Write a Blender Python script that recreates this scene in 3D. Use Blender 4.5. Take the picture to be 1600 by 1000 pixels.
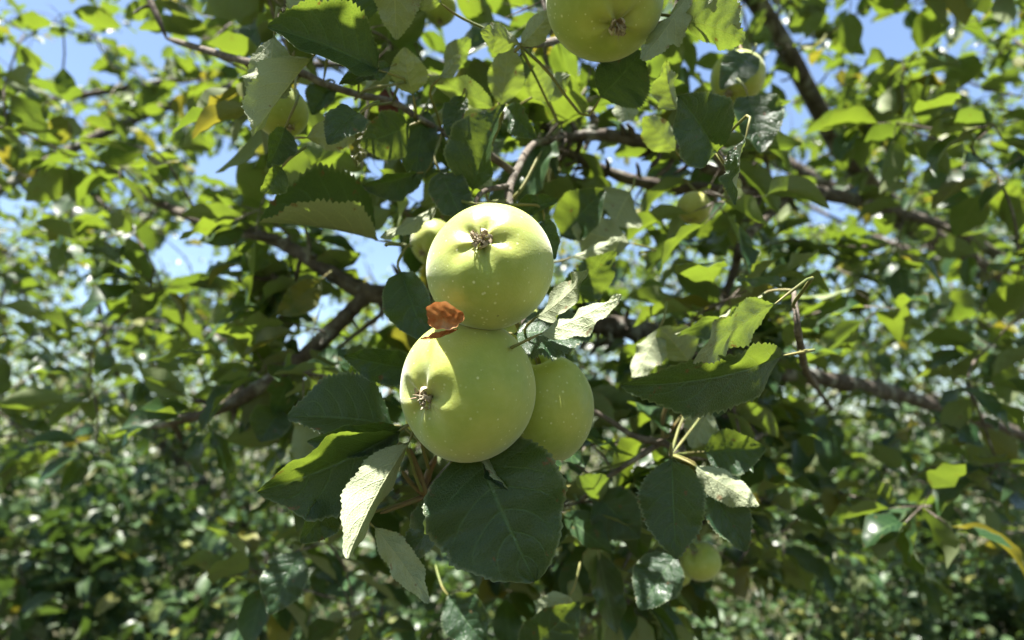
import bpy, math, random
import numpy as np
from mathutils import Vector, Matrix

for o in list(bpy.data.objects):
    bpy.data.objects.remove(o, do_unlink=True)
SC = bpy.context.scene
COL = SC.collection
rng = np.random.default_rng(7)
random.seed(7)
R_ = math.radians

# ------------------------------------------------------------------ camera
W_PX, H_PX, F_PX = 1600.0, 1000.0, 902.0
PITCH = R_(12.0)
CAM = np.array([0.0, 0.0, 1.60])
RIGHT = np.array([1.0, 0.0, 0.0])
FWD = np.array([0.0, math.cos(PITCH), math.sin(PITCH)])
UP = np.array([0.0, -math.sin(PITCH), math.cos(PITCH)])
cd = bpy.data.cameras.new('camera')
cam = bpy.data.objects.new('camera', cd)
COL.objects.link(cam)
cam.location = CAM
cam.rotation_euler = (math.pi / 2 + PITCH, 0, 0)
cd.sensor_fit = 'HORIZONTAL'
cd.sensor_width = 36.0
cd.lens = 36.0 * F_PX / W_PX
cd.clip_start = 0.01
cd.clip_end = 500
cd.dof.use_dof = True
cd.dof.focus_distance = 0.295
cd.dof.aperture_fstop = 5.6
SC.camera = cam

# ------------------------------------------------------------------ sky, sun, exposure
SUN = np.array([-0.15, -0.16, 0.975])
SUN = SUN / np.linalg.norm(SUN)
wd = bpy.data.worlds.new('World')
SC.world = wd
wd.use_nodes = True
wn = wd.node_tree.nodes
bg = wn['Background']
sky = wn.new('ShaderNodeTexSky')
sky.sky_type = 'NISHITA'
sky.sun_disc = False
sky.sun_elevation = math.asin(SUN[2])
sky.sun_rotation = math.atan2(SUN[0], SUN[1])
sky.altitude = 300
sky.air_density = 1.0
sky.dust_density = 1.2
sky.ozone_density = 0.7
wd.node_tree.links.new(sky.outputs[0], bg.inputs[0])
bg.inputs[1].default_value = 0.065
sl = bpy.data.lights.new('sun', 'SUN')
sl.energy = 5.0
sl.angle = R_(0.53)
sl.color = (1.0, 0.955, 0.88)
so = bpy.data.objects.new('sun', sl)
COL.objects.link(so)
so.rotation_euler = Vector(SUN).to_track_quat('Z', 'Y').to_euler()
so.location = (0, 0, 30)
SC.view_settings.view_transform = 'Standard'
SC.view_settings.look = 'None'
SC.view_settings.gamma = 1.0
SC.view_settings.exposure = 2.25
SC.render.engine = 'CYCLES'
SC.cycles.max_bounces = 6
SC.cycles.diffuse_bounces = 4
SC.cycles.transmission_bounces = 4
SC.cycles.glossy_bounces = 2
SC.cycles.caustics_reflective = False
SC.cycles.caustics_refractive = False
SC.cycles.use_denoising = True


def P(px, py, d):
    """world point seen at photo pixel (px, py), d metres in front of the camera"""
    return CAM + d * (FWD + (px - 800) / F_PX * RIGHT + (500 - py) / F_PX * UP)


def project(p):
    q = np.asarray(p) - CAM
    d = q @ FWD
    dd = np.where(np.abs(d) < 1e-6, 1e-6, d)
    return 800 + (q @ RIGHT) / dd * F_PX, 500 - (q @ UP) / dd * F_PX, d


def nrm(v):
    v = np.asarray(v, float)
    return v / (np.linalg.norm(v, axis=-1, keepdims=True) + 1e-12)


# ------------------------------------------------------------------ materials
def new_mat(name):
    m = bpy.data.materials.new(name)
    m.use_nodes = True
    nt = m.node_tree
    nt.nodes.clear()
    return m, nt


class NB:
    """tiny node builder"""
    def __init__(s, nt): s.nt = nt
    def n(s, t, **k):
        nd = s.nt.nodes.new(t)
        for a, b in k.items(): setattr(nd, a, b)
        return nd
    def set(s, sock, v):
        if isinstance(v, bpy.types.NodeSocket): s.nt.links.new(v, sock)
        elif v is not None: sock.default_value = v
    def math(s, op, a, b=None, c=None, clamp=False):
        nd = s.n('ShaderNodeMath', operation=op, use_clamp=clamp)
        s.set(nd.inputs[0], a)
        if b is not None: s.set(nd.inputs[1], b)
        if c is not None: s.set(nd.inputs[2], c)
        return nd.outputs[0]
    def mix(s, f, a, b):
        nd = s.n('ShaderNodeMix', data_type='RGBA')
        s.set(nd.inputs[0], f)
        s.set(nd.inputs[6], a if not isinstance(a, tuple) else (*a, 1))
        s.set(nd.inputs[7], b if not isinstance(b, tuple) else (*b, 1))
        return nd.outputs[2]
    def ramp(s, x, lo, hi):
        nd = s.n('ShaderNodeMapRange', interpolation_type='SMOOTHSTEP')
        s.set(nd.inputs[0], x)
        nd.inputs[1].default_value = lo; nd.inputs[2].default_value = hi
        return nd.outputs[0]
    def noise(s, vec, scale, detail=3, rough=0.55):
        nd = s.n('ShaderNodeTexNoise')
        if vec is not None: s.set(nd.inputs['Vector'], vec)
        nd.inputs['Scale'].default_value = scale
        nd.inputs['Detail'].default_value = detail
        nd.inputs['Roughness'].default_value = rough
        return nd.outputs[0]
    def voro(s, vec, scale, feature='F1', rand=1.0):
        nd = s.n('ShaderNodeTexVoronoi', feature=feature)
        if vec is not None: s.set(nd.inputs['Vector'], vec)
        nd.inputs['Scale'].default_value = scale
        nd.inputs['Randomness'].default_value = rand
        return nd


def leaf_material(name, up_a, up_b, under, trans, trans_f=0.32, fine=True, rough=0.42, wear=0.5, spec=0.42):
    m, nt = new_mat(name)
    b = NB(nt)
    out = b.n('ShaderNodeOutputMaterial')
    uvn = b.n('ShaderNodeUVMap'); uvn.uv_map = 'UVMap'
    sep = b.n('ShaderNodeSeparateXYZ'); nt.links.new(uvn.outputs[0], sep.inputs[0])
    t, u = sep.outputs[0], sep.outputs[1]
    va = b.math('ABSOLUTE', b.math('MULTIPLY_ADD', u, 2.0, -1.0))
    at = b.n('ShaderNodeAttribute'); at.attribute_name = 'tint'
    oi = b.n('ShaderNodeObjectInfo')
    tint = b.math('FRACT', b.math('ADD', at.outputs['Fac'], oi.outputs['Random']))
    # veins: midrib and side veins that sweep forward
    mid = b.math('SUBTRACT', 1.0, b.ramp(va, 0.012, 0.05))
    ph = b.math('SUBTRACT', b.math('MULTIPLY', t, 6.5), b.math('MULTIPLY', b.math('POWER', va, 1.35), 1.9))
    side = b.math('SUBTRACT', ph, u)
    fr = b.math('ABSOLUTE', b.math('SUBTRACT', b.math('FRACT', b.math('ADD', ph, b.math('MULTIPLY', u, 0.35))), 0.5))
    lat = b.math('SUBTRACT', 1.0, b.ramp(fr, 0.018, 0.08))
    lat = b.math('MULTIPLY', lat, b.math('SUBTRACT', 1.0, b.ramp(va, 0.55, 1.0)))
    vein = b.math('MAXIMUM', mid, b.math('MULTIPLY', lat, 0.6), clamp=True)
    geo = b.n('ShaderNodeNewGeometry')
    tc = b.n('ShaderNodeTexCoord')
    pos = tc.outputs['Object']
    mott = b.noise(pos, 55.0, 3) if fine else tint
    up = b.mix(tint, up_a, up_b)
    up = b.mix(b.math('MULTIPLY', b.ramp(mott, 0.35, 0.75), 0.5), up, tuple(min(1, c * 1.6) for c in up_a))
    up = b.mix(b.math('MULTIPLY', vein, 0.8), up, (up_b[0] * 2.6 + .03, up_b[1] * 2.3 + .04, up_b[2] * 2.2 + .02))
    old = b.math('MULTIPLY', b.ramp(tint, 0.90, 0.97), b.ramp(mott, 0.25, 0.6) if fine else 0.8)
    up = b.mix(old, up, (0.13, 0.13, 0.025))
    un = b.mix(tint, under, tuple(c * 0.78 for c in under))
    un = b.mix(b.math('MULTIPLY', vein, 0.6), un, (min(1, under[0] * 1.5), min(1, under[1] * 1.4), under[2] * 1.2))
    tr = b.mix(tint, trans, (trans[0] * 0.72, trans[1] * 0.8, trans[2]))
    tr = b.mix(old, tr, (0.42, 0.34, 0.03))
    tr = b.mix(b.math('MULTIPLY', vein, 0.35), tr, (trans[0] * 0.55, trans[1] * 0.5, trans[2] * 0.6))
    if fine:
        vo = b.voro(pos, 620.0, 'DISTANCE_TO_EDGE')
        ret = b.math('SUBTRACT', 1.0, b.ramp(vo.outputs['Distance'], 0.02, 0.22))
        tr = b.mix(b.math('MULTIPLY', ret, 0.45), tr, (trans[0] * 1.25, trans[1] * 1.15, trans[2] * 1.5))
        up = b.mix(b.math('MULTIPLY', ret, 0.25), up, (up_b[0] * 1.7, up_b[1] * 1.6, up_b[2] * 1.5))
        fz = b.noise(pos, 1500.0, 2)
        un = b.mix(b.math('MULTIPLY', b.ramp(fz, 0.35, 0.7), 0.25), un, (min(1, under[0] * 1.45), min(1, under[1] * 1.4), min(1, under[2] * 1.5)))
    # wear: dry brown flecks, stronger along the margin
    wn_ = b.noise(pos, 120.0, 4 if fine else 1, 0.65)
    edge = b.math('MULTIPLY', b.math('POWER', va, 5.0), 0.09)
    br = b.math('MULTIPLY', b.ramp(b.math('ADD', wn_, edge), 0.665, 0.74), wear)
    up = b.mix(br, up, (0.16, 0.085, 0.03)); un = b.mix(br, un, (0.2, 0.12, 0.05)); tr = b.mix(br, tr, (0.16, 0.07, 0.015))
    rim = b.math('MULTIPLY', b.ramp(va, 0.93, 1.0), 0.4)
    up = b.mix(rim, up, under)
    col = b.mix(geo.outputs['Backfacing'], up, un)
    pr = b.n('ShaderNodeBsdfPrincipled')
    nt.links.new(col, pr.inputs['Base Color'])
    rg = b.math('ADD', b.math('MULTIPLY', geo.outputs['Backfacing'], 0.35), b.math('MULTIPLY_ADD', mott, 0.2, rough - 0.1))
    nt.links.new(rg, pr.inputs['Roughness'])
    pr.inputs['Specular IOR Level'].default_value = spec
    tl = b.n('ShaderNodeBsdfTranslucent')
    nt.links.new(tr, tl.inputs[0])
    if fine:
        h = b.math('SUBTRACT', b.math('MULTIPLY', b.math('SUBTRACT', 1.0, ret), 0.35), b.math('MULTIPLY', vein, 1.0))
        h = b.math('ADD', h, b.math('MULTIPLY', mott, 0.2))
        bp = b.n('ShaderNodeBump'); bp.inputs['Strength'].default_value = 0.65; bp.inputs['Distance'].default_value = 0.0008
        nt.links.new(h, bp.inputs['Height'])
        nt.links.new(bp.outputs[0], pr.inputs['Normal'])
    mx = b.n('ShaderNodeMixShader'); mx.inputs[0].default_value = trans_f
    nt.links.new(pr.outputs[0], mx.inputs[1]); nt.links.new(tl.outputs[0], mx.inputs[2])
    nt.links.new(mx.outputs[0], out.inputs[0])
    return m


def simple_mat(name, c1, c2, scale, rough=0.8, bump=0.0, bdist=0.001, c3=None, stretch=None, spec=0.3, trans=0.0):
    m, nt = new_mat(name)
    b = NB(nt)
    out = b.n('ShaderNodeOutputMaterial')
    tc = b.n('ShaderNodeTexCoord')
    v = tc.outputs['Object']
    if stretch:
        mp = b.n('ShaderNodeMapping'); mp.inputs['Scale'].default_value = stretch
        nt.links.new(v, mp.inputs[0]); v = mp.outputs[0]
    n1 = b.noise(v, scale, 5, 0.6)
    c = b.mix(b.ramp(n1, 0.3, 0.7), c1, c2)
    if c3 is not None:
        n2 = b.noise(v, scale * 0.35, 4, 0.6)
        c = b.mix(b.ramp(n2, 0.52, 0.66), c, c3)
    pr = b.n('ShaderNodeBsdfPrincipled')
    nt.links.new(c, pr.inputs['Base Color'])
    pr.inputs['Roughness'].default_value = rough
    pr.inputs['Specular IOR Level'].default_value = spec
    if bump:
        n3 = b.noise(v, scale * 1.7, 6, 0.65)
        bp = b.n('ShaderNodeBump'); bp.inputs['Strength'].default_value = bump; bp.inputs['Distance'].default_value = bdist
        nt.links.new(n3, bp.inputs['Height']); nt.links.new(bp.outputs[0], pr.inputs['Normal'])
    if trans:
        tl = b.n('ShaderNodeBsdfTranslucent'); nt.links.new(c, tl.inputs[0])
        mx = b.n('ShaderNodeMixShader'); mx.inputs[0].default_value = trans
        nt.links.new(pr.outputs[0], mx.inputs[1]); nt.links.new(tl.outputs[0], mx.inputs[2])
        nt.links.new(mx.outputs[0], out.inputs[0])
    else:
        nt.links.new(pr.outputs[0], out.inputs[0])
    return m


def apple_material(name, base, base2, blush=None, blush_dir=(1, 0, 0)):
    m, nt = new_mat(name)
    b = NB(nt)
    out = b.n('ShaderNodeOutputMaterial')
    tc = b.n('ShaderNodeTexCoord'); v = tc.outputs['Object']
    n1 = b.noise(v, 28.0, 3)
    c = b.mix(b.ramp(n1, 0.3, 0.72), base, base2)
    n2 = b.noise(v, 240.0, 3)
    c = b.mix(b.math('MULTIPLY', b.ramp(n2, 0.45, 0.7), 0.10), c, (0.52, 0.56, 0.22))
    # lenticels: pale corky dots of uneven size
    vo = b.voro(v, 250.0)
    size = b.math('MULTIPLY_ADD', vo.outputs['Color'], 0.17, 0.06)
    d = b.math('DIVIDE', vo.outputs['Distance'], size)
    dot = b.math('SUBTRACT', 1.0, b.ramp(d, 0.5, 1.25))
    dot = b.math('MULTIPLY', dot, b.ramp(b.noise(v, 60.0, 2), 0.30, 0.50))
    c = b.mix(b.math('MULTIPLY', dot, 0.75), c, (0.66, 0.68, 0.36))
    # few dark specks
    vs = b.voro(v, 48.0)
    sp = b.math('SUBTRACT', 1.0, b.ramp(vs.outputs['Distance'], 0.035, 0.06))
    sp = b.math('MULTIPLY', sp, b.ramp(b.noise(v, 21.0, 1), 0.50, 0.54))
    c = b.mix(b.math('MULTIPLY', sp, 0.85), c, (0.07, 0.06, 0.02))
    # russet and grey bloom in the basins
    at = b.n('ShaderNodeAttribute'); at.attribute_name = 'basin'
    rus = b.math('MULTIPLY', at.outputs['Fac'], b.ramp(b.noise(v, 330.0, 4), 0.25, 0.75))
    c = b.mix(b.math('MULTIPLY', rus, 0.75, clamp=True), c, (0.30, 0.28, 0.13))
    if blush:
        g = b.n('ShaderNodeVectorMath', operation='DOT_PRODUCT')
        nt.links.new(v, g.inputs[0]); g.inputs[1].default_value = blush_dir
        f = b.ramp(b.math('ADD', b.math('MULTIPLY', g.outputs['Value'], 25.0), b.math('MULTIPLY', n1, 0.5)), 0.3, 1.0)
        c = b.mix(b.math('MULTIPLY', f, 0.8), c, blush)
    pr = b.n('ShaderNodeBsdfPrincipled')
    nt.links.new(c, pr.inputs['Base Color'])
    pr.inputs['Roughness'].default_value = 0.46
    pr.inputs['Specular IOR Level'].default_value = 0.38
    pr.inputs['Subsurface Weight'].default_value = 0.45
    pr.inputs['Subsurface Radius'].default_value = (1.0, 0.75, 0.2)
    pr.inputs['Subsurface Scale'].default_value = 0.007
    pr.inputs['Sheen Weight'].default_value = 0.36
    pr.inputs['Sheen Roughness'].default_value = 0.5
    h = b.math('ADD', b.math('MULTIPLY', b.noise(v, 900.0, 2), 0.5), b.math('MULTIPLY', b.noise(v, 160.0, 2), 0.8))
    h = b.math('ADD', h, b.math('MULTIPLY', dot, -0.25))
    bp = b.n('ShaderNodeBump'); bp.inputs['Strength'].default_value = 0.30; bp.inputs['Distance'].default_value = 0.0008
    nt.links.new(h, bp.inputs['Height']); nt.links.new(bp.outputs[0], pr.inputs['Normal'])
    nt.links.new(pr.outputs[0], out.inputs[0])
    return m


M_LEAF = leaf_material('apple_leaf', (0.010, 0.030, 0.015), (0.018, 0.046, 0.017), (0.32, 0.36, 0.22), (0.24, 0.34, 0.026), 0.26, True, 0.36, 0.8, 0.5)
M_LEAFM = leaf_material('apple_leaf_plain', (0.012, 0.034, 0.013), (0.024, 0.054, 0.017), (0.17, 0.21, 0.10), (0.26, 0.37, 0.026), 0.26, False, 0.40, 0.35)
M_SHRUB = leaf_material('shrub_leaf', (0.016, 0.042, 0.014), (0.045, 0.075, 0.024), (0.10, 0.13, 0.06), (0.16, 0.27, 0.03), 0.18, False, 0.45, 0.3, 0.4)
M_DRY = simple_mat('dry_leaf', (0.30, 0.095, 0.025), (0.44, 0.21, 0.075), 170, 0.75, 0.9, 0.002, c3=(0.36, 0.24, 0.15), trans=0.2)
M_RED = simple_mat('red_dry_leaf', (0.13, 0.040, 0.030), (0.19, 0.075, 0.05), 80, 0.7, 0.5, 0.001, trans=0.3)
M_PET = simple_mat('petiole', (0.13, 0.17, 0.045), (0.20, 0.17, 0.06), 60, 0.55, 0.2)
M_PETR = simple_mat('shoot', (0.17, 0.10, 0.045), (0.14, 0.14, 0.05), 70, 0.6, 0.4)
M_BARK = simple_mat('bark', (0.055, 0.042, 0.033), (0.13, 0.11, 0.09), 70, 0.92, 1.0, 0.004, c3=(0.27, 0.27, 0.235))
M_TWIG = simple_mat('twig_bark', (0.075, 0.058, 0.045), (0.16, 0.135, 0.11), 160, 0.85, 0.9, 0.0015, c3=(0.23, 0.21, 0.18))
M_CALYX = simple_mat('dried_sepal', (0.25, 0.18, 0.11), (0.46, 0.41, 0.30), 260, 0.85, 0.5, 0.001, c3=(0.09, 0.055, 0.03))
M_SKIN = apple_material('apple_skin', (0.265, 0.335, 0.048), (0.40, 0.425, 0.082))
M_SKINB = apple_material('apple_skin_blush', (0.36, 0.38, 0.08), (0.44, 0.42, 0.10), (0.46, 0.15, 0.05), (-0.8, 0.2, 0.5))
M_GROUND = simple_mat('orchard_soil', (0.035, 0.045, 0.018), (0.085, 0.07, 0.04), 2.2, 0.95, 0.8, 0.03, c3=(0.11, 0.095, 0.06))
M_GRASS = simple_mat('grass_blade', (0.04, 0.075, 0.02), (0.10, 0.12, 0.045), 6, 0.6, trans=0.3)


# ------------------------------------------------------------------ mesh helpers
def mesh_np(name, verts, quads, mat=None, uv=None, tint=None, smooth=True, extra=None):
    verts = np.ascontiguousarray(verts, dtype=np.float32); quads = np.ascontiguousarray(quads, dtype=np.int32)
    me = bpy.data.meshes.new(name)
    k = quads.shape[1]
    me.vertices.add(len(verts)); me.vertices.foreach_set('co', verts.ravel())
    me.loops.add(quads.size); me.loops.foreach_set('vertex_index', quads.ravel())
    me.polygons.add(len(quads)); me.polygons.foreach_set('loop_start', np.arange(0, quads.size, k, dtype=np.int32))
    if smooth: me.polygons.foreach_set('use_smooth', np.ones(len(quads), dtype=bool))
    if uv is not None:
        l = me.uv_layers.new(name='UVMap')
        l.data.foreach_set('uv', np.ascontiguousarray(uv[quads.ravel()], dtype=np.float32).ravel())
    if tint is not None:
        a = me.attributes.new('tint', 'FLOAT', 'POINT'); a.data.foreach_set('value', np.ascontiguousarray(tint, dtype=np.float32))
    if extra:
        for nm, arr in extra.items():
            a = me.attributes.new(nm, 'FLOAT', 'POINT'); a.data.foreach_set('value', np.ascontiguousarray(arr, dtype=np.float32))
    me.update(); me.validate()
    if mat: me.materials.append(mat)
    return me


def link(name, me, parent=None, mw=None, **props):
    o = bpy.data.objects.new(name, me)
    COL.objects.link(o)
    if parent is not None: o.parent = parent
    if mw is not None: o.matrix_local = mw
    for k, v in props.items(): o[k] = v
    return o


def thing(name, loc, label, cat, group=None):
    o = bpy.data.objects.new(name, None)
    o.empty_display_size = 0.05
    COL.objects.link(o); o.location = loc
    o['label'] = label; o['category'] = cat
    if group: o['group'] = group
    return o


def smooth_path(pts, n):
    pts = np.asarray(pts, float)
    if len(pts) == 2: return pts[0] + (pts[1] - pts[0]) * np.linspace(0, 1, n)[:, None]
    p = np.vstack([2 * pts[0] - pts[1], pts, 2 * pts[-1] - pts[-2]])
    out = []
    m = len(pts) - 1
    for s in np.linspace(0, m, n):
        i = min(int(s), m - 1); f = s - i
        a, b_, c, d = p[i], p[i + 1], p[i + 2], p[i + 3]
        out.append(0.5 * (2 * b_ + (c - a) * f + (2 * a - 5 * b_ + 4 * c - d) * f * f + (3 * b_ - a - 3 * c + d) * f ** 3))
    return np.array(out)


def tube(pts, r0, r1, n=12, sides=8, knots=0.0, seed=0, cap=True):
    """tapered, slightly knotty tube along a smooth path"""
    c = smooth_path(pts, n)
    r = np.random.default_rng(abs(int(seed)) + 11)
    rad = np.linspace(r0, r1, n) * (1 + knots * (r.random(n) - 0.4))
    tan = nrm(np.gradient(c, axis=0))
    ref = np.array([0.31, 0.22, 0.92])
    a = nrm(np.cross(tan, ref)); b_ = np.cross(tan, a)
    th = np.linspace(0, 2 * np.pi, sides, endpoint=False)
    wob = 1 + knots * 0.35 * (r.random((n, sides)) - 0.5)
    v = c[:, None, :] + (rad[:, None] * wob)[..., None] * (np.cos(th)[None, :, None] * a[:, None, :] + np.sin(th)[None, :, None] * b_[:, None, :])
    v = v.reshape(-1, 3)
    i = np.arange(n - 1)[:, None]; j = np.arange(sides)[None, :]
    j2 = (j + 1) % sides
    q = np.stack([i * sides + j, i * sides + j2, (i + 1) * sides + j2, (i + 1) * sides + j], -1).reshape(-1, 4)
    if cap:
        v = np.vstack([v, c[0], c[-1]])
        k0 = len(v) - 2; jj = np.arange(sides); jn = (jj + 1) % sides
        e = (n - 1) * sides
        q = np.vstack([q, np.stack([np.full(sides, k0), jn, jj, np.full(sides, k0)], -1)[:, [0, 1, 2, 2]],
                       np.stack([np.full(sides, k0 + 1), e + jj, e + jn, e + jn], -1)])
        # collapse degenerate quads into proper quads by keeping triangles separate
        q = q[: (n - 1) * sides]
        v = v[:-2]
        v[:sides] = c[0] + (v[:sides] - c[0]) * 0.35
        v[-sides:] = c[-1] + (v[-sides:] - c[-1]) * 0.35
    return v, q


def join(parts):
    vs, qs, off = [], [], 0
    for v, q in parts:
        vs.append(v); qs.append(q + off); off += len(v)
    return np.vstack(vs), np.vstack(qs)


# ------------------------------------------------------------------ leaf geometry
def leaf_arrays(L, W, fold=0.3, edge=0.0, curl=0.3, curl_p=1.0, wave=0.02, wk=2.5, nt=10, nv=2, serr=0.0, teeth=22,
                twist=0.0, bend=0.0, ragged=0.0, quilt=0.0, seed=0, blunt=0.0):
    """blade in local space: base at origin, tip on +Y, upper side +Z; returns verts, quads, uv"""
    r = np.random.default_rng(seed)
    t = np.linspace(0, 1, nt + 1)
    prof = np.sin(np.pi * np.clip(t, 0, 1) ** 0.82) ** 0.80
    prof *= 1 - (0.30 - blunt) * np.clip((t - 0.72) / 0.28, 0, 1) ** 1.3
    prof *= 1 - 0.75 * np.exp(-t / 0.07)
    prof[0] = 0.03; prof[-1] = 0.015
    nvv = 2 * nv + 1
    v = np.linspace(-1, 1, nvv)
    av = np.abs(v)
    X = np.zeros((nt + 1, nvv)); Z = np.zeros((nt + 1, nvv))
    ph = r.random() * 6.28; ph2 = r.random() * 6.28
    for sgn in (-1, 1):
        rag = np.zeros(nt + 1)
        if ragged:
            for k in (3, 5, 9, 14): rag += r.normal() * np.sin(k * np.pi * t * 2 + r.random() * 6.28) / k ** 0.6
            rag *= ragged
        wside = W * prof * (1 + 0.07 * r.normal()) * (1 + rag)
        f_t = fold * (1.05 - 0.3 * t) + 0.10 * r.normal() * np.sin(t * 5 + ph2)
        x = np.zeros(nt + 1); z = np.zeros(nt + 1)
        c0 = nv
        for k in range(1, nv + 1):
            vm = (k - 0.5) / nv
            ang = f_t + edge * vm ** 1.7
            dw = wside / nv
            if k == nv and serr:
                saw = ((t * teeth + 0.17 * sgn) % 1.0)
                dw = dw + W * serr * (0.35 + 0.65 * np.sin(np.pi * t) ** 0.5) * saw * (t > 0.04) * (t < 0.985) * (0.6 + 0.8 * r.random(nt + 1))
            x = x + np.cos(ang) * dw; z = z + np.sin(ang) * dw
            vv = k / nv
            zz = z + wave * L * vv ** 1.6 * (np.sin(wk * 6.28 * t + ph + sgn) + 0.5 * np.sin(wk * 11.1 * t + ph2 - sgn)) * np.sin(np.pi * t) ** 0.5
            if quilt:
                pv = t * 6.5 - 1.9 * vv ** 1.35 + 0.35 * (0.5 + 0.5 * sgn * vv)
                zz = zz + quilt * (np.abs(np.sin(np.pi * (pv - 0.5))) - 0.5) * (1 - vv * 0.6)
            X[:, c0 + sgn * k] = sgn * x; Z[:, c0 + sgn * k] = zz
    th = -curl * t ** curl_p
    dl = 1.0 / nt
    thm = 0.5 * (th[1:] + th[:-1])
    yc = np.concatenate([[0], np.cumsum(np.cos(thm) * dl)]); zc = np.concatenate([[0], np.cumsum(np.sin(thm) * dl)])
    ch = math.hypot(yc[-1], zc[-1]); s = L / max(ch, 0.2)
    a0 = math.atan2(zc[-1], yc[-1])
    ca, sa = math.cos(-a0), math.sin(-a0)
    yc, zc = (yc * ca - zc * sa) * s, (yc * sa + zc * ca) * s
    th = th - a0
    tw = twist * (t - 0.35)
    Xr = X * np.cos(tw)[:, None] - Z * np.sin(tw)[:, None]; Zr = X * np.sin(tw)[:, None] + Z * np.cos(tw)[:, None]
    V = np.zeros((nt + 1, nvv, 3))
    V[..., 0] = Xr + (bend * 4 * t * (1 - t) * L)[:, None]
    V[..., 1] = yc[:, None] - np.sin(th)[:, None] * Zr
    V[..., 2] = zc[:, None] + np.cos(th)[:, None] * Zr
    if serr:  # teeth lean towards the tip
        V[1:-1, [0, -1], 1] += 0.012 * L
    uv = np.zeros((nt + 1, nvv, 2)); uv[..., 0] = t[:, None]; uv[..., 1] = (0.5 + 0.5 * v)[None, :]
    i = np.arange(nt)[:, None]; j = np.arange(nvv - 1)[None, :]
    q = np.stack([i * nvv + j, i * nvv + j + 1, (i + 1) * nvv + j + 1, (i + 1) * nvv + j], -1).reshape(-1, 4)
    return V.reshape(-1, 3), q, uv.reshape(-1, 2)


def frame(a, n):
    """matrices (N,3,3) whose columns are side, axis, upper normal"""
    a = nrm(a); n = nrm(n - (n * a).sum(-1, keepdims=True) * a)
    x = np.cross(a, n)
    return np.stack([x, a, n], -1)


LOW = [leaf_arrays(1.0, 0.29, fold=f, edge=e, curl=c, wave=w_, nt=7, nv=1, seed=i)
       for i, (f, e, c, w_) in enumerate([(.35, 0, .5, .03), (.6, 0, .9, .04), (.15, 0, .2, .05), (.8, 0, .4, .03), (.3, 0, -.3, .04), (.5, 0, 1.3, .05)])]
TINY = [leaf_arrays(1.0, 0.31, fold=f, curl=c, wave=.03, nt=3, nv=1, seed=20 + i) for i, (f, c) in enumerate([(.3, .4), (.6, .8), (.1, .1), (.45, 1.1)])]
MIDV = [leaf_arrays(1.0, 0.20 + 0.012 * (i % 5), fold=[.2, .5, .8, .35, .1, .65, .95, .4, .25, .55][i], edge=[-.2, .3, -.6, .5, -.3, .1, .6, -.8, .2, .4][i],
                    curl=[.4, .9, .2, -.3, .6, 1.4, .5, .8, 1.1, -.2][i], wave=[.02, .03, .02, .04, .03, .02, .03, .03, .05, .02][i], nt=22, nv=3, serr=.05, teeth=11,
                    twist=[0, .4, -.5, .2, .6, -.3, .1, -.6, .3, 0][i], bend=[.02, -.03, .04, 0, -.05, .03, .0, .05, -.02, .01][i], seed=40 + i) for i in range(10)]


def leaf_mass(name, parent, mat, pos, rot, scale, templates):
    """many small leaves that cannot be told apart, one mesh"""
    vs, qs, uvs, ts, off = [], [], [], [], 0
    k = len(templates)
    ids = rng.integers(0, k, len(pos))
    for i in range(k):
        m = ids == i
        if not m.any(): continue
        v, q, uv = templates[i]
        V = np.einsum('nij,vj->nvi', rot[m], v) * scale[m][:, None, None] + pos[m][:, None, :]
        n = m.sum(); nvx = len(v)
        vs.append(V.reshape(-1, 3))
        qs.append((q[None] + (np.arange(n) * nvx)[:, None, None] + off).reshape(-1, 4)); off += n * nvx
        uvs.append(np.tile(uv, (n, 1))); ts.append(np.repeat(rng.random(n), nvx))
    if not vs: return None
    me = mesh_np(name, np.vstack(vs), np.vstack(qs), mat, np.vstack(uvs), np.concatenate(ts))
    return link(name, me, parent, kind='stuff')


MESH_CACHE = {}
def shared_leaf_mesh(i, mat, templates=MIDV, tag='m'):
    k = (i, mat.name, tag)
    if k not in MESH_CACHE:
        v, q, uv = templates[i]
        MESH_CACHE[k] = mesh_np('leaf', v, q, mat, uv)
    return MESH_CACHE[k]


def split_leaves(parent, mat_piece, mat_mass, pos, rot, scale, n_single, templates, mass_name, piece_templates=MIDV, tag='m', margin=20):
    """the leaves that show largest become single parts, the rest one mass"""
    x, y, d = project(pos)
    size = np.where((d > 0.05) & (x > -margin) & (x < 1600 + margin) & (y > -margin) & (y < 1000 + margin), scale / np.maximum(d, .05), 0)
    order = np.argsort(-size)
    pick = order[:n_single]; pick = pick[size[pick] > 0]
    base = np.array(parent.location)
    for i in pick:
        me = shared_leaf_mesh(int(rng.integers(0, len(piece_templates))), mat_piece, piece_templates, tag)
        m = Matrix(rot[i].tolist()).to_4x4() @ Matrix.Scale(float(scale[i]), 4)
        m.translation = Vector(pos[i] - base)
        link('leaf', me, parent, m)
    rest = np.ones(len(pos), bool); rest[pick] = False
    if rest.any():
        leaf_mass(mass_name, parent, mat_mass, pos[rest] - base, rot[rest], scale[rest], templates)


def rand_leaf_frames(n, droop=0.35, spread=0.5, out=None):
    az = rng.random(n) * 6.283
    el = rng.normal(-droop, spread, n)
    a = np.stack([np.cos(az) * np.cos(el), np.sin(az) * np.cos(el), np.sin(el)], -1)
    if out is not None: a = nrm(a + 0.8 * nrm(out))
    up = np.tile([0, 0, 1.0], (n, 1)) + rng.normal(0, 0.45, (n, 3))
    return frame(a, up)


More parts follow.
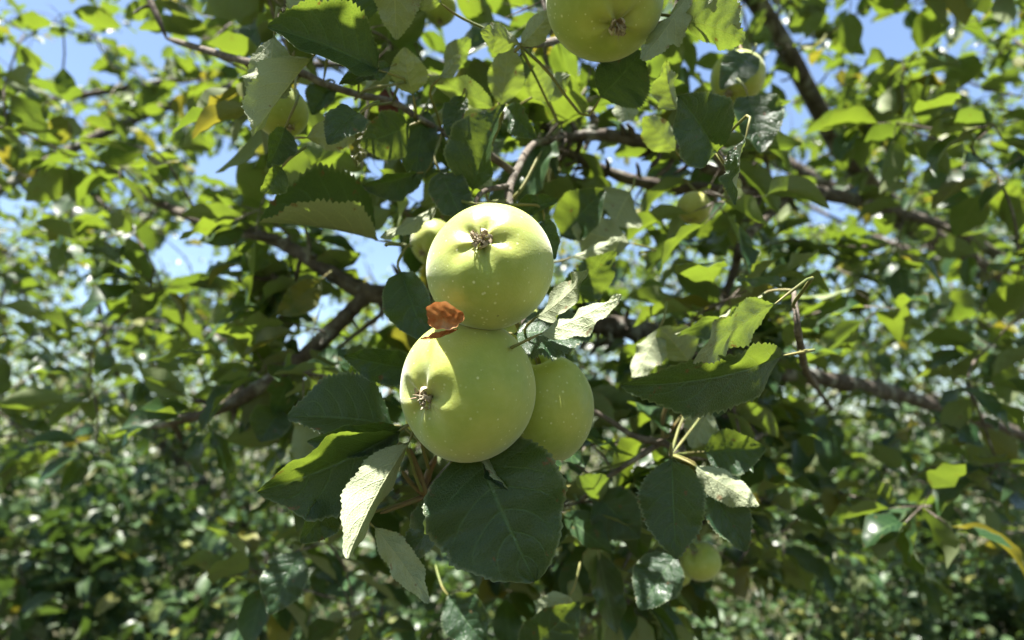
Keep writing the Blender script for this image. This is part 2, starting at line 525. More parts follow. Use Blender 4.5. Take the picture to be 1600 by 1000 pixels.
# ------------------------------------------------------------------ ground and grass
def ground():
    n = 60
    g = np.linspace(-1, 1, n)
    xs = np.sign(g) * np.abs(g) ** 2.2 * 120
    X, Y = np.meshgrid(xs, xs, indexing='ij')
    Zg = 0.04 * np.sin(X * 1.3 + 1) * np.cos(Y * 0.9) * np.exp(-(X ** 2 + Y ** 2) / 900)
    v = np.stack([X, Y, Zg], -1).reshape(-1, 3)
    i = np.arange(n - 1)[:, None]; j = np.arange(n - 1)[None, :]
    q = np.stack([i * n + j, (i + 1) * n + j, (i + 1) * n + j + 1, i * n + j + 1], -1).reshape(-1, 4)
    link('ground', mesh_np('ground', v, q, M_GROUND), kind='structure')
    # grass
    N = 9000
    x = rng.uniform(-6, 6, N); y = rng.uniform(0.8, 9, N)
    h = rng.uniform(0.12, 0.42, N); az = rng.random(N) * 6.28; ln = rng.uniform(.1, .6, N)
    dx, dy = np.cos(az), np.sin(az)
    vs = []
    for f, wd_ in ((0, .004), (.5, .0035), (1, .0004)):
        cx = x + dx * ln * h * f * f; cy = y + dy * ln * h * f * f; cz = h * f
        vs += [np.stack([cx - dy * wd_, cy + dx * wd_, cz], -1), np.stack([cx + dy * wd_, cy - dx * wd_, cz], -1)]
    V = np.stack(vs, 1).reshape(-1, 3)
    b0 = (np.arange(N) * 6)[:, None]
    q = np.concatenate([b0 + np.array([[0, 1, 3, 2]]), b0 + np.array([[2, 3, 5, 4]])])
    link('grass', mesh_np('grass', V, q, M_GRASS), kind='stuff', label='long uneven grass on the orchard floor', category='grass')
ground()

# gaps in the foliage where the sky shows: nothing grows into these directions
SKYGAPS = [(585, 410, 48, 38), (598, 505, 26, 24), (609, 616, 16, 18), (506, 479, 34, 22), (458, 525, 28, 18), (585, 268, 30, 18),
           (700, 20, 28, 24), (742, 8, 22, 18), (1110, 75, 16, 16), (520, 265, 14, 10), (1000, 265, 14, 14), (520, 140, 26, 10),
           (433, 60, 14, 34), (655, 270, 16, 16), (735, 95, 22, 14), (820, 95, 10, 14), (640, 145, 14, 16), (545, 400, 30, 14),
           (300, 400, 60, 40), (345, 255, 44, 28), (150, 470, 44, 24), (240, 60, 36, 24), (985, 520, 12, 30), (960, 570, 26, 12), (950, 440, 12, 8),
           (1260, 120, 40, 30), (1380, 60, 50, 30), (100, 90, 50, 30), (1300, 330, 30, 22), (560, 15, 18, 16), (655, 60, 22, 16), (770, 60, 16, 14), (850, 250, 20, 12), (895, 120, 14, 14), (1010, 130, 16, 12), (640, 235, 14, 12), (470, 240, 14, 12), (905, 250, 12, 10), (1050, 225, 12, 8)]


def in_gap(pos, grow=1.0, keep=0.12):
    x, y, d = project(pos)
    m = np.zeros(len(pos), bool)
    for cx, cy, rx, ry in SKYGAPS:
        m |= ((x - cx) / (rx * grow)) ** 2 + ((y - cy) / (ry * grow)) ** 2 < 1
    return m & (d > 0) & (rng.random(len(pos)) > keep)


# ------------------------------------------------------------------ trees in the background
def bg_tree(x, y, h, rad, n, label, n_single, group='apple trees behind', z0=0.7, leaf=0.062):
    t = thing('apple_tree', (x, y, 0), label, 'tree', group)
    base = np.array([x, y, 0.0])
    lean = rng.normal(0, .15, 2)
    tv, tq = tube([[0, 0, -.05], [lean[0] * .4, lean[1] * .4, h * .2], [lean[0], lean[1], h * .42]], 0.085, 0.06, 10, 10, .25, int(x * 10) + 50)
    link('trunk', mesh_np('trunk', tv, tq, M_BARK), t)
    top = np.array([lean[0], lean[1], h * .42])
    cl = []
    for k in range(7):
        az = k * 0.9 + rng.random() * .6
        e = rad * rng.uniform(.6, .95)
        tip = np.array([math.cos(az) * e, math.sin(az) * e, rng.uniform(.45, .95) * h])
        mid = (top + tip) / 2 + np.array([math.cos(az) * .2, math.sin(az) * .2, -.1])
        st = np.array([lean[0] * .8, lean[1] * .8, h * rng.uniform(.25, .4)])
        bv, bq = tube([st, mid, tip], 0.04, 0.008, 12, 6, .25, k)
        link('branch', mesh_np('branch', bv, bq, M_BARK), t)
        cl += [mid, (mid + tip) / 2, tip]
    # foliage clumps
    nc = 46
    u = nrm(rng.normal(0, 1, (nc, 3))) * (rng.random((nc, 1)) ** 0.45)
    cz = (z0 + h) / 2
    cents = np.vstack([np.array(cl), u * [rad, rad, (h - z0) / 2] + [0, 0, cz]])
    sg = rng.uniform(.12, .30, len(cents)) * rad * .62
    ci = rng.integers(0, len(cents), n)
    pos = cents[ci] + rng.normal(0, 1, (n, 3)) * sg[ci][:, None] * [1, 1, .75] + base
    pos = pos[(pos[:, 2] > 0.3)]
    pos = pos[~in_gap(pos, 1.0)]
    rot = rand_leaf_frames(len(pos), .4, .5)
    sc = rng.uniform(.7, 1.2, len(pos)) * leaf
    split_leaves(t, M_LEAFM, M_LEAFM, pos, rot, sc, n_single, TINY, 'crown', LOW, 'low')
    return t


bg_tree(-1.4, 3.6, 2.9, 1.35, 8000, 'leafy apple tree behind and just left of the apple cluster', 160, z0=.3)
bg_tree(1.2, 3.9, 3.3, 1.5, 9500, 'leafy apple tree behind and just right of the apple cluster', 160, z0=.3)
bg_tree(3.7, 4.0, 4.2, 1.6, 10000, 'leafy apple tree behind the branch at far right', 120, z0=.3)
bg_tree(-3.9, 4.2, 3.5, 1.6, 9000, 'leafy apple tree at the far left edge', 120, z0=.3)
bg_tree(-0.3, 5.8, 3.9, 1.8, 6500, 'tall apple tree deep in the background at the centre', 60, z0=.3)
bg_tree(2.8, 7.0, 4.4, 2.1, 5500, 'tall apple tree deep in the background at right', 40, z0=.3)
bg_tree(-3.4, 7.2, 4.4, 2.0, 5500, 'tall apple tree deep in the background at left', 40, z0=.3)
bg_tree(7.0, 7.0, 5.4, 2.3, 5000, 'apple tree beyond the right edge of the clearing', 40, z0=.3)
bg_tree(-7.5, 8.0, 4.8, 2.3, 5000, 'apple tree beyond the left edge of the clearing', 40, z0=.3)


def shrub(x, y, h, rad, n, label, n_single=90, leaf=0.048):
    n = int(n * .95)
    t = thing('shrub', (x, y, 0), label, 'shrub', 'shrubs under the trees')
    base = np.array([x, y, 0.0])
    st = []
    for k in range(9):
        az = k * .7 + rng.random(); e = rad * rng.uniform(.3, .9)
        tip = np.array([math.cos(az) * e, math.sin(az) * e, h * rng.uniform(.6, 1.0)])
        v, q = tube([[.04 * math.cos(az), .04 * math.sin(az), -.02], tip * [.35, .35, .5], tip], .009, .002, 8, 5, .2, k)
        link('stem', mesh_np('stem', v, q, M_TWIG), t); st.append(tip); st.append(tip * [.6, .6, .7]); st.append(tip * [.4, .4, .4])
    cents = np.vstack([np.array(st), nrm(rng.normal(0, 1, (30, 3))) * (rng.random((30, 1)) ** .4) * [rad, rad, h / 2] + [0, 0, h / 2]])
    ci = rng.integers(0, len(cents), n)
    sg = rng.uniform(.06, .2, len(cents)) * rad + .02
    pos = cents[ci] + rng.normal(0, 1, (n, 3)) * sg[ci][:, None] + base
    pos = pos[pos[:, 2] > .03]
    rot = rand_leaf_frames(len(pos), .1, .6)
    split_leaves(t, M_SHRUB, M_SHRUB, pos, rot, rng.uniform(.6, 1.3, len(pos)) * leaf, n_single, TINY, 'foliage', LOW, 'shr')


shrub(-0.5, 2.1, 1.35, .60, 3800, 'low shrub at bottom left of centre, under the pale hanging leaf', leaf=.06)
shrub(0.35, 2.3, 1.35, .60, 5200, 'low shrub at bottom centre, under the broad dark leaf', leaf=.045)
shrub(1.2, 2.2, 1.45, .62, 5200, 'low shrub at bottom right, around the small hanging apple', leaf=.042)
shrub(-1.5, 2.3, 1.45, .66, 2900, 'low shrub at bottom left of the frame', leaf=.085)
shrub(-2.5, 2.6, 1.45, .70, 3400, 'low shrub in the bottom left corner', leaf=.07)
shrub(2.1, 2.7, 1.5, .66, 3000, 'low shrub left of the corner at bottom right', leaf=.085)
shrub(3.0, 2.6, 1.45, .70, 3400, 'low shrub in the bottom right corner', leaf=.07)
shrub(-0.1, 3.2, 1.7, .70, 4200, 'taller shrub in the second row behind the broad dark leaf')
shrub(-2.0, 3.6, 1.7, .75, 3800, 'taller shrub in the second row at lower left')
shrub(2.3, 3.8, 1.8, .75, 3800, 'taller shrub in the second row at lower right')

def hedge():
    t = thing('hedge', (0, 14, 0), 'dense green hedge closing the orchard far behind the trees', 'hedge')
    n = 16000
    x = rng.uniform(-22, 22, n); z = rng.random(n) ** .8 * (2.6 + .5 * np.sin(x * .7) + .4 * np.sin(x * 1.9 + 1))
    y = 14 + rng.normal(0, .5, n) + .02 * x * x * -1
    pos = np.stack([x, y, z], -1)
    leaf_mass('foliage', t, M_LEAFM, pos - [0, 14, 0], rand_leaf_frames(n, .2, .6), rng.uniform(.12, .24, n), TINY)
    for k in range(15):
        xx = -21 + 3 * k
        v, q = tube([[xx, -.02 * xx * xx, -.05], [xx + .1, -.02 * xx * xx, .8], [xx - .1, -.02 * xx * xx, 1.9]], .05, .02, 8, 6, .2, k)
        link('stem', mesh_np('stem', v, q, M_BARK), t)
hedge()

# ------------------------------------------------------------------ the main apple tree: trunk and branches
TREE = thing('apple_tree', (2.2, 1.95, 0), 'apple tree in front whose leafy fruiting branches fill the view', 'tree')
TB = np.array(TREE.location)
SAMPLES = []          # points on branches, to which twigs are tied


def branch(pts, w0, w1, name='branch', mat=None, n=None, sides=10, knots=.3, seed=0, record=True, **props):
    pts = np.array(pts, float)
    n = n or 6 * len(pts)
    v, q = tube(pts, w0, w1, n, sides, knots, seed)
    if record: SAMPLES.append(smooth_path(pts, max(10, n)))
    if name == 'branch' and w1 < .012:
        r = np.random.default_rng(seed + 500)
        pa = smooth_path(pts, 60); ln = np.linalg.norm(np.diff(pa, axis=0), axis=1).sum()
        bits = [(v, q)]
        for k in range(int(ln / .055)):
            f = r.random(); i = int(f * 58); tg = nrm(pa[i + 1] - pa[i]); rad = w0 + (w1 - w0) * f
            sd = nrm(np.cross(tg, r.normal(0, 1, 3)))
            l2 = r.uniform(.008, .024) + rad * .8
            bits.append(tube([pa[i], pa[i] + sd * (rad * .9 + l2 * .4) + tg * .002, pa[i] + sd * (rad * .9 + l2) + tg * l2 * .5], min(rad * .6, .0032), min(rad * .45, .0022), 6, 6, .5, k))
        v, q = join(bits)
    return link(name, mesh_np(name, v - TB, q, mat or M_BARK), TREE, **props)


branch([(2.2, 1.95, -.08), (2.22, 1.97, .5), (2.17, 1.93, 1.0), (2.23, 1.96, 1.45), (2.19, 1.98, 1.95)], .085, .07, 'trunk', n=26, sides=14, seed=1, record=False)
# long low branch across the picture, behind the apples
branch([(2.2, 1.96, 1.45), P(1480, 640, 1.5), P(1330, 600, 1.2), P(1130, 565, .95), P(1010, 520, .80), P(920, 506, .74), P(760, 482, .70), P(660, 468, .68), P(608, 462, .67)], .019, .0092, seed=2, n=44)
branch([P(612, 463, .67), P(560, 452, .67), P(500, 415, .68), P(450, 385, .70), P(412, 370, .72), P(330, 352, .78), P(210, 300, .9)], .0105, .005, seed=3, n=36)
branch([P(575, 458, .672), P(535, 500, .66), P(480, 552, .65), P(415, 598, .64), P(340, 640, .66), P(230, 668, .72)], .0095, .0055, seed=4, n=34)
branch([P(612, 478, .66), P(565, 515, .66), P(520, 550, .66), P(488, 574, .67)], .0028, .0014, seed=5)
branch([P(440, 452, .7), P(428, 432, .7), P(412, 415, .72), P(380, 400, .75)], .006, .003, seed=6)
branch([P(470, 400, .69), P(452, 470, .7), P(415, 500, .72)], .003, .0015, seed=61)
# upper right branches
branch([(2.2, 1.97, 1.8), P(1560, 400, 1.45), P(1400, 330, 1.15), P(1230, 292, .82), P(1140, 270, .66), P(1085, 250, .62), P(1020, 224, .60), P(940, 211, .60), P(880, 214, .60), P(846, 196, .6)], .012, .0042, seed=7, n=44)
branch([P(1235, 300, .86), P(1150, 300, .72), P(1080, 294, .68), P(1000, 284, .66), P(935, 262, .66), P(880, 236, .66), P(820, 225, .68)], .009, .004, seed=8, n=34)
branch([P(1240, 300, .87), P(1165, 372, .78), P(1148, 420, .78), P(1130, 470, .78), P(1100, 540, .8)], .007, .005, seed=9)
branch([P(925, 211, .6), P(928, 190, .6), P(921, 168, .6)], .005, .003, seed=10)
branch([P(858, 200, .6), P(852, 178, .6), P(862, 150, .61)], .006, .003, seed=11)
# fruiting twig that carries the cluster: from above, behind the apples, down to the lower spur
branch([P(880, 214, .60), P(835, 225, .52), P(806, 270, .45), P(795, 312, .42), P(806, 420, .40), P(822, 545, .375), P(770, 650, .375), P(700, 735, .365), P(664, 776, .355)], .0032, .0030, 'twig', M_TWIG, seed=12, n=48, knots=.15)
# upper left twig
branch([P(690, 205, .43), P(655, 185, .43), P(615, 160, .43), P(560, 148, .43), P(505, 130, .43), P(465, 112, .43), P(380, 95, .46), P(260, 60, .6)], .0022, .0032, 'twig', M_TWIG, seed=13, n=44, knots=.15)
branch([P(806, 272, .45), P(760, 240, .42), P(725, 225, .41), P(690, 205, .43)], .003, .0024, 'twig', M_TWIG, seed=14, knots=.15)
branch([P(742, 336, .365), P(744, 314, .375), P(758, 298, .395), P(798, 290, .43)], .0014, .002, 'twig', M_TWIG, seed=15, knots=.15)
# right twigs
branch([P(1140, 270, .66), P(1128, 255, .5), P(1120, 240, .42), P(1108, 226, .40)], .004, .0025, 'twig', M_TWIG, seed=16)
branch([P(1300, 640, 1.1), P(1266, 590, .6), P(1252, 545, .40), P(1244, 490, .37), P(1240, 452, .41)], .0036, .0014, 'twig', M_TWIG, seed=17)
branch([P(905, 630, .5), P(950, 655, .5), P(992, 682, .5), P(1036, 692, .5), P(1110, 712, .52), P(1230, 660, .8)], .0022, .0035, 'twig', M_TWIG, seed=18, n=24)
branch([P(1036, 690, .5), P(985, 722, .5), P(940, 752, .5), P(905, 785, .52)], .0028, .0018, 'twig', M_TWIG, seed=19)
branch([P(1090, 715, .52), P(1060, 706, .44), P(1048, 712, .40)], .003, .002, 'twig', M_TWIG, seed=20)
branch([P(880, 60, .5), P(850, 68, .42), P(811, 70, .37)], .003, .002, 'twig', M_TWIG, seed=21)
# limbs overhead, outside the picture
for k, pts in enumerate([
    [(2.2, 1.98, 1.9), (1.8, 1.95, 2.1), (1.0, 1.5, 2.3), (.4, 1.0, 2.6), (-.4, .7, 2.7), (-1.2, .7, 2.55)],
    [(2.2, 1.98, 1.9), (1.8, 1.95, 2.1), (1.1, 1.9, 2.5), (.3, 1.9, 2.9), (-.7, 1.8, 2.9), (-1.6, 1.6, 2.6)],
    [(2.2, 1.98, 1.9), (1.8, 1.95, 2.1), (1.5, 1.3, 2.4), (1.3, .6, 2.7), (.7, .0, 2.75)],
    [(2.2, 1.98, 1.9), (1.8, 1.95, 2.1), (2.0, 1.7, 2.5), (2.4, 1.2, 2.7)],
    [(-.7, 1.8, 2.9), (-1.1, 1.5, 2.5), (-1.4, 1.25, 2.0), (-1.5, 1.2, 1.7)],
    [(2.2, 1.98, 1.9), (1.8, 1.95, 2.1), (1.5, 2.5, 2.6), (1.0, 2.9, 3.2)],
    [(.4, 1.0, 2.6), (.25, .7, 2.3), (.18, .55, 2.05), P(880, 60, .5)],
    [(-.4, .7, 2.7), (-.42, .66, 2.3), P(180, -150, .7), P(260, 60, .6)],
]):
    branch(pts, .009 if k == 7 else .035 if k < 4 else .014, .003 if k == 7 else .008, seed=30 + k, n=26)

# ------------------------------------------------------------------ leaves one can pick out, each placed at its own depth
CLEAR = [0, 1, 2, 6, 7, 8]
JUNCTION = [P(664, 776, .355), P(690, 742, .365), P(742, 318, .36), P(690, 205, .43), P(655, 185, .43), P(560, 148, .43), P(505, 130, .43), P(465, 112, .43),
            P(811, 70, .37), P(1110, 228, .40), P(1048, 712, .40), P(795, 312, .42), P(822, 545, .375), P(815, 460, .395), P(1036, 692, .5), P(930, 170, .6), P(615, 160, .43)]
HERO = []


def hero(bx, by, bd, tx, ty, td, hw, roll=0, side=1, fold=15, edge=None, curl=.35, wave=.04, serr=.125, mat=None, pet=None, label=None, nt=72, nv=6, no_pet=False, **k):
    B = P(bx, by, bd); T = P(tx, ty, td)
    a = T - B; L = np.linalg.norm(a); a /= L
    mid = (B + T) / 2
    n0 = nrm(CAM - mid); n0 = nrm(n0 - (n0 @ a) * a)
    s0 = np.cross(a, n0)
    ro = R_(roll)
    n = n0 * math.cos(ro) + s0 * math.sin(ro)
    nu = n * side
    X = np.cross(a, nu)
    M3 = np.stack([X, a, nu], -1)
    W = hw * (bd + td) / 2 / F_PX
    sd = len(HERO) * 7 + 3
    if edge is None: edge = float(np.random.default_rng(sd + 1).uniform(-.55, .6))
    v, q, uv = leaf_arrays(L, W, R_(fold), edge, curl, wave=wave, serr=serr, nt=nt, nv=nv, teeth=24, seed=sd, quilt=k.pop('quilt', .0010), **k)
    rr = np.random.default_rng(sd)
    me = mesh_np('leaf', v, q, mat or M_LEAF, uv, np.full(len(v), rr.random()))
    m = Matrix(M3.tolist()).to_4x4(); m.translation = Vector(B - TB)
    o = link('leaf', me, TREE, m)
    if label: o['label'] = label
    HERO.append((B, T, W))
    if not no_pet:
        if pet is not None: J = P(*pet)
        else:
            dd = [np.linalg.norm(j - B) for j in JUNCTION]; i = int(np.argmin(dd))
            J = JUNCTION[i] if dd[i] < .08 else B - a * .02 + FWD * .012 + np.array([0, 0, .004])
        Mi = np.linalg.inv(M3)
        pts = [Mi @ (B + a * L * .03 - B), Mi @ (-a * .25 * np.linalg.norm(J - B)), Mi @ ((J - B) * .6 - a * .004), Mi @ (J - B)]
        pv, pq = tube(pts, .0008, .00115, 9, 6, .1, sd)
        link('petiole', mesh_np('petiole', pv, pq, M_PET), o)
    return o


# --- upper left
hero(592, 110, .36, 418, 42, .32, 66, roll=32, side=1, fold=30, curl=.5, wave=.03, pet=(560, 148, .43))
hero(520, -22, .37, 448, 38, .35, 34, roll=10, side=-1, fold=12)
hero(612, -70, .335, 619, 62, .365, 40, roll=14, side=-1, fold=16, curl=.3)
hero(645, 148, .385, 632, 74, .365, 32, roll=-12, side=-1, fold=22, curl=-1.1, pet=(648, 186, .43))
hero(611, 104, .37, 530, 132, .345, 17, roll=30, side=1, fold=30, edge=-.6)
hero(428, 55, .34, 408, 172, .32, 36, roll=20, side=-1, fold=14, pet=(465, 112, .43))
hero(488, 90, .335, 394, 214, .315, 46, roll=-45, side=-1, fold=44, curl=.15)
hero(562, 178, .34, 512, 226, .315, 30, roll=28, side=1, fold=30, edge=-.9, curl=.9)
hero(640, 196, .40, 562, 226, .38, 34, roll=-18, side=1, fold=15, curl=.4)
hero(575, 185, .40, 558, 262, .39, 20, roll=25, side=1, fold=30)
hero(668, 172, .435, 650, 296, .425, 29, roll=8, side=1, fold=14, curl=.35, bend=.03)
hero(602, 138, .44, 619, 198, .43, 17, roll=15, side=1, fold=12, mat=M_RED, label='dry brick red leaf in the shade', curl=.2, serr=.02)
hero(688, 122, .39, 720, 84, .38, 13, roll=-45, side=-1, fold=15, curl=.2)
hero(772, 170, .41, 668, 123, .39, 24, roll=-28, side=-1, fold=22, curl=.3, pet=(760, 240, .42))
hero(784, 166, .41, 796, 66, .39, 30, roll=10, side=-1, fold=22, curl=.25, pet=(760, 240, .42))
hero(739, 298, .395, 789, 165, .375, 52, roll=-38, side=1, fold=36, curl=.5, wave=.03, serr=.07)
hero(792, 166, .42, 838, 216, .40, 24, roll=22, side=1, fold=30, pet=(760, 240, .42))
hero(812, 68, .355, 752, 48, .335, 21, roll=12, side=-1, fold=18, wave=.04)
hero(813, 72, .355, 864, 16, .34, 20, roll=-20, side=-1, fold=26, wave=.04)
hero(650, 270, .42, 566, 290, .40, 28, roll=-30, side=1, fold=35, curl=.6, pet=(690, 205, .43))
hero(760, 300, .40, 752, 255, .40, 18, roll=20, side=-1, fold=14)
hero(722, 150, .40, 700, 215, .385, 20, roll=20, side=1, fold=20)
hero(445, 200, .36, 418, 262, .35, 28, roll=-25, side=1, fold=22, pet=(465, 112, .43))
hero(478, 215, .37, 555, 215, .355, 24, roll=10, side=-1, fold=18)
hero(440, 262, .35, 408, 300, .34, 24, roll=-30, side=1, fold=30)
hero(690, 6, .36, 640, -30, .35, 24, roll=10, side=-1, fold=15)
hero(560, 40, .37, 545, -60, .36, 34, roll=30, side=1, fold=20)
hero(560, 150, .44, 600, 100, .425, 22, roll=-30, side=-1, fold=35, curl=.9, edge=.9)
hero(520, 132, .44, 488, 180, .43, 22, roll=25, side=1, fold=40, curl=.8, edge=-.8)
hero(660, 190, .45, 706, 158, .44, 18, roll=-30, side=-1, fold=40, curl=.9, edge=.8)
hero(690, 208, .45, 700, 262, .44, 20, roll=20, side=1, fold=38, curl=.9, edge=.7)
hero(500, 128, .45, 452, 92, .43, 20, roll=30, side=-1, fold=30, curl=.7, edge=.7)
hero(610, 160, .45, 560, 128, .44, 18, roll=-25, side=-1, fold=45, curl=1.0, edge=.6)
hero(700, 110, .46, 735, 60, .45, 20, roll=20, side=-1, fold=30, curl=.8)
hero(1174, 84, .50, 1126, 140, .48, 26, roll=14, side=1, fold=24, curl=.5)
# --- left middle
hero(590, 376, .43, 406, 348, .395, 82, roll=56, side=1, fold=58, curl=.35, wave=.025, pet=(604, 384, .33))
hero(684, 322, .40, 594, 371, .385, 18, roll=45, side=-1, fold=14, curl=.3)
hero(688, 268, .395, 724, 350, .375, 30, roll=-14, side=1, fold=15, curl=.2, pet=(690, 205, .43))
hero(500, 438, .62, 433, 492, .60, 24, roll=-10, side=1, fold=18, pet=(520, 428, .68))
hero(626, 424, .385, 668, 535, .365, 42, roll=14, side=1, fold=32, curl=.3, serr=.06, pet=(640, 380, .40))
hero(650, 578, .37, 537, 556, .345, 30, roll=-12, side=1, fold=26, wave=.05, edge=.3, pet=(760, 600, .37))
hero(614, 666, .37, 449, 652, .345, 74, roll=42, side=1, fold=36, curl=.4, wave=.02, pet=(664, 700, .365))
hero(626, 668, .345, 480, 690, .325, 34, roll=-20, side=1, fold=38, curl=.5, serr=.06, pet=(672, 720, .365))
hero(624, 674, .34, 402, 768, .31, 84, roll=-34, side=1, fold=35, curl=.45, wave=.03, serr=.05, ragged=.05, pet=(672, 722, .36))
hero(606, 716, .32, 546, 776, .305, 16, roll=35, side=1, fold=50, edge=1.2)
hero(640, 690, .325, 543, 873, .262, 52, roll=-36, side=-1, fold=36, edge=.2, curl=.35, wave=.02, serr=.07, pet=(672, 738, .36))
hero(584, 822, .335, 670, 943, .315, 24, roll=20, side=-1, fold=26, curl=.4, pet=(640, 785, .36))
hero(520, 780, .33, 470, 848, .31, 34, roll=-20, side=1, fold=14, pet=(600, 770, .36))
hero(440, 640, .60, 405, 690, .58, 32, roll=10, side=1, fold=20, pet=(425, 592, .64))
# --- below
hero(740, 694, .325, 836, 908, .295, 112, roll=6, side=1, fold=14, edge=.35, curl=.75, wave=.045, serr=.05, ragged=.055, blunt=.28, quilt=.0022, label='broad dark leaf hanging under the apples', pet=(700, 735, .365))
hero(764, 706, .32, 795, 764, .305, 18, roll=55, side=1, fold=45, edge=1.0, curl=.8, pet=(740, 700, .365))
hero(720, 770, .36, 632, 880, .35, 34, roll=30, side=1, fold=20)
# --- right of the apples
hero(806, 336, .385, 873, 312, .37, 22, roll=-20, side=1, fold=42, wave=.06, serr=.07, edge=.4)
hero(850, 345, .37, 868, 405, .36, 26, roll=20, side=1, fold=20)
hero(838, 496, .335, 919, 420, .305, 36, roll=-58, side=-1, fold=20, edge=-.8, curl=.5, serr=.06)
hero(843, 522, .285, 971, 460, .272, 30, roll=-50, side=-1, fold=24, edge=-.2, curl=.3, serr=.06, pet=(806, 541, .345))
hero(804, 522, .352, 926, 524, .345, 78, roll=-58, side=1, fold=8, edge=-.2, pet=(822, 545, .375))
hero(880, 470, .44, 962, 392, .42, 34, roll=20, side=1, fold=18, pet=(860, 470, .5))
hero(985, 380, .50, 893, 356, .48, 34, roll=20, side=-1, fold=14, pet=(1000, 400, .6))
hero(876, 370, .50, 945, 296, .48, 38, roll=-20, side=1, fold=14)
hero(893, 402, .47, 975, 370, .45, 16, roll=-35, side=-1, fold=20)
hero(985, 300, .52, 960, 350, .50, 40, roll=-20, side=-1, fold=20)
# --- upper right
hero(938, 152, .37, 1003, 80, .355, 46, roll=16, side=1, fold=12)
hero(1078, -14, .335, 1002, 92, .315, 30, roll=32, side=-1, fold=28, curl=.3)
hero(1062, 30, .335, 1163, 64, .315, 46, roll=36, side=-1, fold=12, wave=.05, curl=.5)
hero(1062, 172, .37, 1042, 95, .35, 26, roll=50, side=-1, fold=40, edge=-.6, curl=.8, wave=.05, pet=(1110, 228, .40))
hero(1120, 238, .345, 1060, 150, .32, 56, roll=28, side=1, fold=28, curl=.35, serr=.06)
hero(1056, 236, .42, 1006, 182, .40, 24, roll=10, side=-1, fold=16)
hero(860, 160, .44, 838, 100, .42, 30, roll=18, side=-1, fold=20)
hero(835, 150, .46, 890, 118, .44, 20, roll=-18, side=-1, fold=24)
hero(1168, 150, .46, 1190, 240, .44, 40, roll=-18, side=1, fold=20)
hero(1165, 215, .34, 1150, 320, .33, 26, roll=60, side=1, fold=20)
hero(985, 150, .46, 972, 190, .45, 20, roll=10, side=-1, fold=12, mat=None)
# --- right middle
hero(1196, 458, .41, 1055, 522, .39, 26, roll=-48, side=1, fold=24, curl=.3, pet=(1240, 455, .405))
hero(1212, 474, .285, 1083, 568, .275, 48, roll=-52, side=-1, fold=16, curl=.3, pet=(1243, 482, .37))
hero(1222, 556, .325, 970, 602, .295, 62, roll=-40, side=1, fold=30, curl=.55, edge=-.4, wave=.02, pet=(1252, 548, .40))
hero(1078, 566, .44, 1030, 512, .43, 34, roll=-20, side=-1, fold=22)
hero(1030, 512, .44, 988, 590, .43, 26, roll=30, side=-1, fold=22)
# --- lower right
hero(1050, 716, .365, 1057, 874, .335, 50, roll=6, side=1, fold=18, curl=.35)
hero(1085, 728, .385, 1186, 790, .365, 28, roll=-20, side=-1, fold=20)
hero(1092, 736, .40, 1165, 862, .38, 44, roll=-26, side=1, fold=22)
hero(1100, 706, .42, 1196, 700, .40, 34, roll=12, side=1, fold=14)
hero(1056, 868, .46, 1000, 952, .44, 36, roll=18, side=1, fold=14)
hero(1110, 640, .44, 1080, 700, .43, 26, roll=-18, side=-1, fold=20)
hero(930, 770, .5, 1000, 840, .48, 44, roll=10, side=1, fold=18)
hero(870, 760, .5, 800, 745, .49, 34, roll=10, side=1, fold=18)
hero(820, 1020, .46, 905, 940, .44, 42, roll=18, side=1, fold=14)
hero(700, 930, .48, 760, 1010, .46, 40, roll=12, side=1, fold=20)
hero(890, 930, .46, 850, 1000, .46, 30, roll=-30, side=-1, fold=20)
hero(470, 860, .5, 420, 960, .48, 36, roll=20, side=1, fold=16)
# the crumpled dry leaf caught between the two front apples
def dried_leaf(px, py, d, ang, a_px, b_px, bowl, tilt, label, seed):
    r = np.random.default_rng(seed)
    nr, na = 14, 56
    rho = np.linspace(0.02, 1, nr + 1)[:, None]; ph = np.linspace(0, 2 * np.pi, na, endpoint=False)[None, :]
    k = d / F_PX
    out = 1 + .06 * np.sin(3 * ph + 1) + .05 * np.sin(5 * ph) + .03 * np.sin(11 * ph + 2)
    roll_ = np.clip((rho - .72) / .28, 0, 1)                       # the rim curls inwards
    rr = np.where(rho < .72, rho, .72 + .28 * np.sin(roll_ * 1.5) / 1.5)
    x = a_px * k * rr * np.cos(ph) * out; y = b_px * k * rr * np.sin(ph) * out
    z = bowl * k * (rho ** 2 * .6 + (1 - np.cos(roll_ * 2.0)) * .35)
    z = z + k * (1.6 * np.sin(ph * 4 + 6 * rho + 1) * rho + 1.1 * np.sin(ph * 9 - 5 * rho) * rho ** 2 + 1.2 * np.sin(x / k * .35 + 2) + .8 * np.sin(y / k * .55 + x / k * .2))
    v = np.stack([x, y, z + 0 * x], -1).reshape(-1, 3)
    i = np.arange(nr)[:, None]; j = np.arange(na)[None, :]; j2 = (j + 1) % na
    q = np.stack([i * na + j, (i + 1) * na + j, (i + 1) * na + j2, i * na + j2], -1).reshape(-1, 4)
    C_ = P(px, py, d)
    vz = nrm(CAM - C_); vx = nrm(np.cross(UP, vz)); vy = np.cross(vz, vx)
    c, sn = math.cos(R_(ang)), math.sin(R_(ang))
    M3 = np.stack([c * vx + sn * vy, -sn * vx + c * vy, vz], -1)
    m = Matrix(M3.tolist()).to_4x4() @ Matrix.Rotation(R_(tilt), 4, 'X'); m.translation = Vector(C_ - TB)
    o = link('leaf', mesh_np('leaf', v, q, M_DRY), TREE, m); o['label'] = label
    HERO.append((C_, C_, .01))
    pts = [[-a_px * k * .9, 0, bowl * k * .4], [-a_px * k * 1.2, -2 * k, 0], [-a_px * k * 1.5, -4 * k, -12 * k]]
    return o


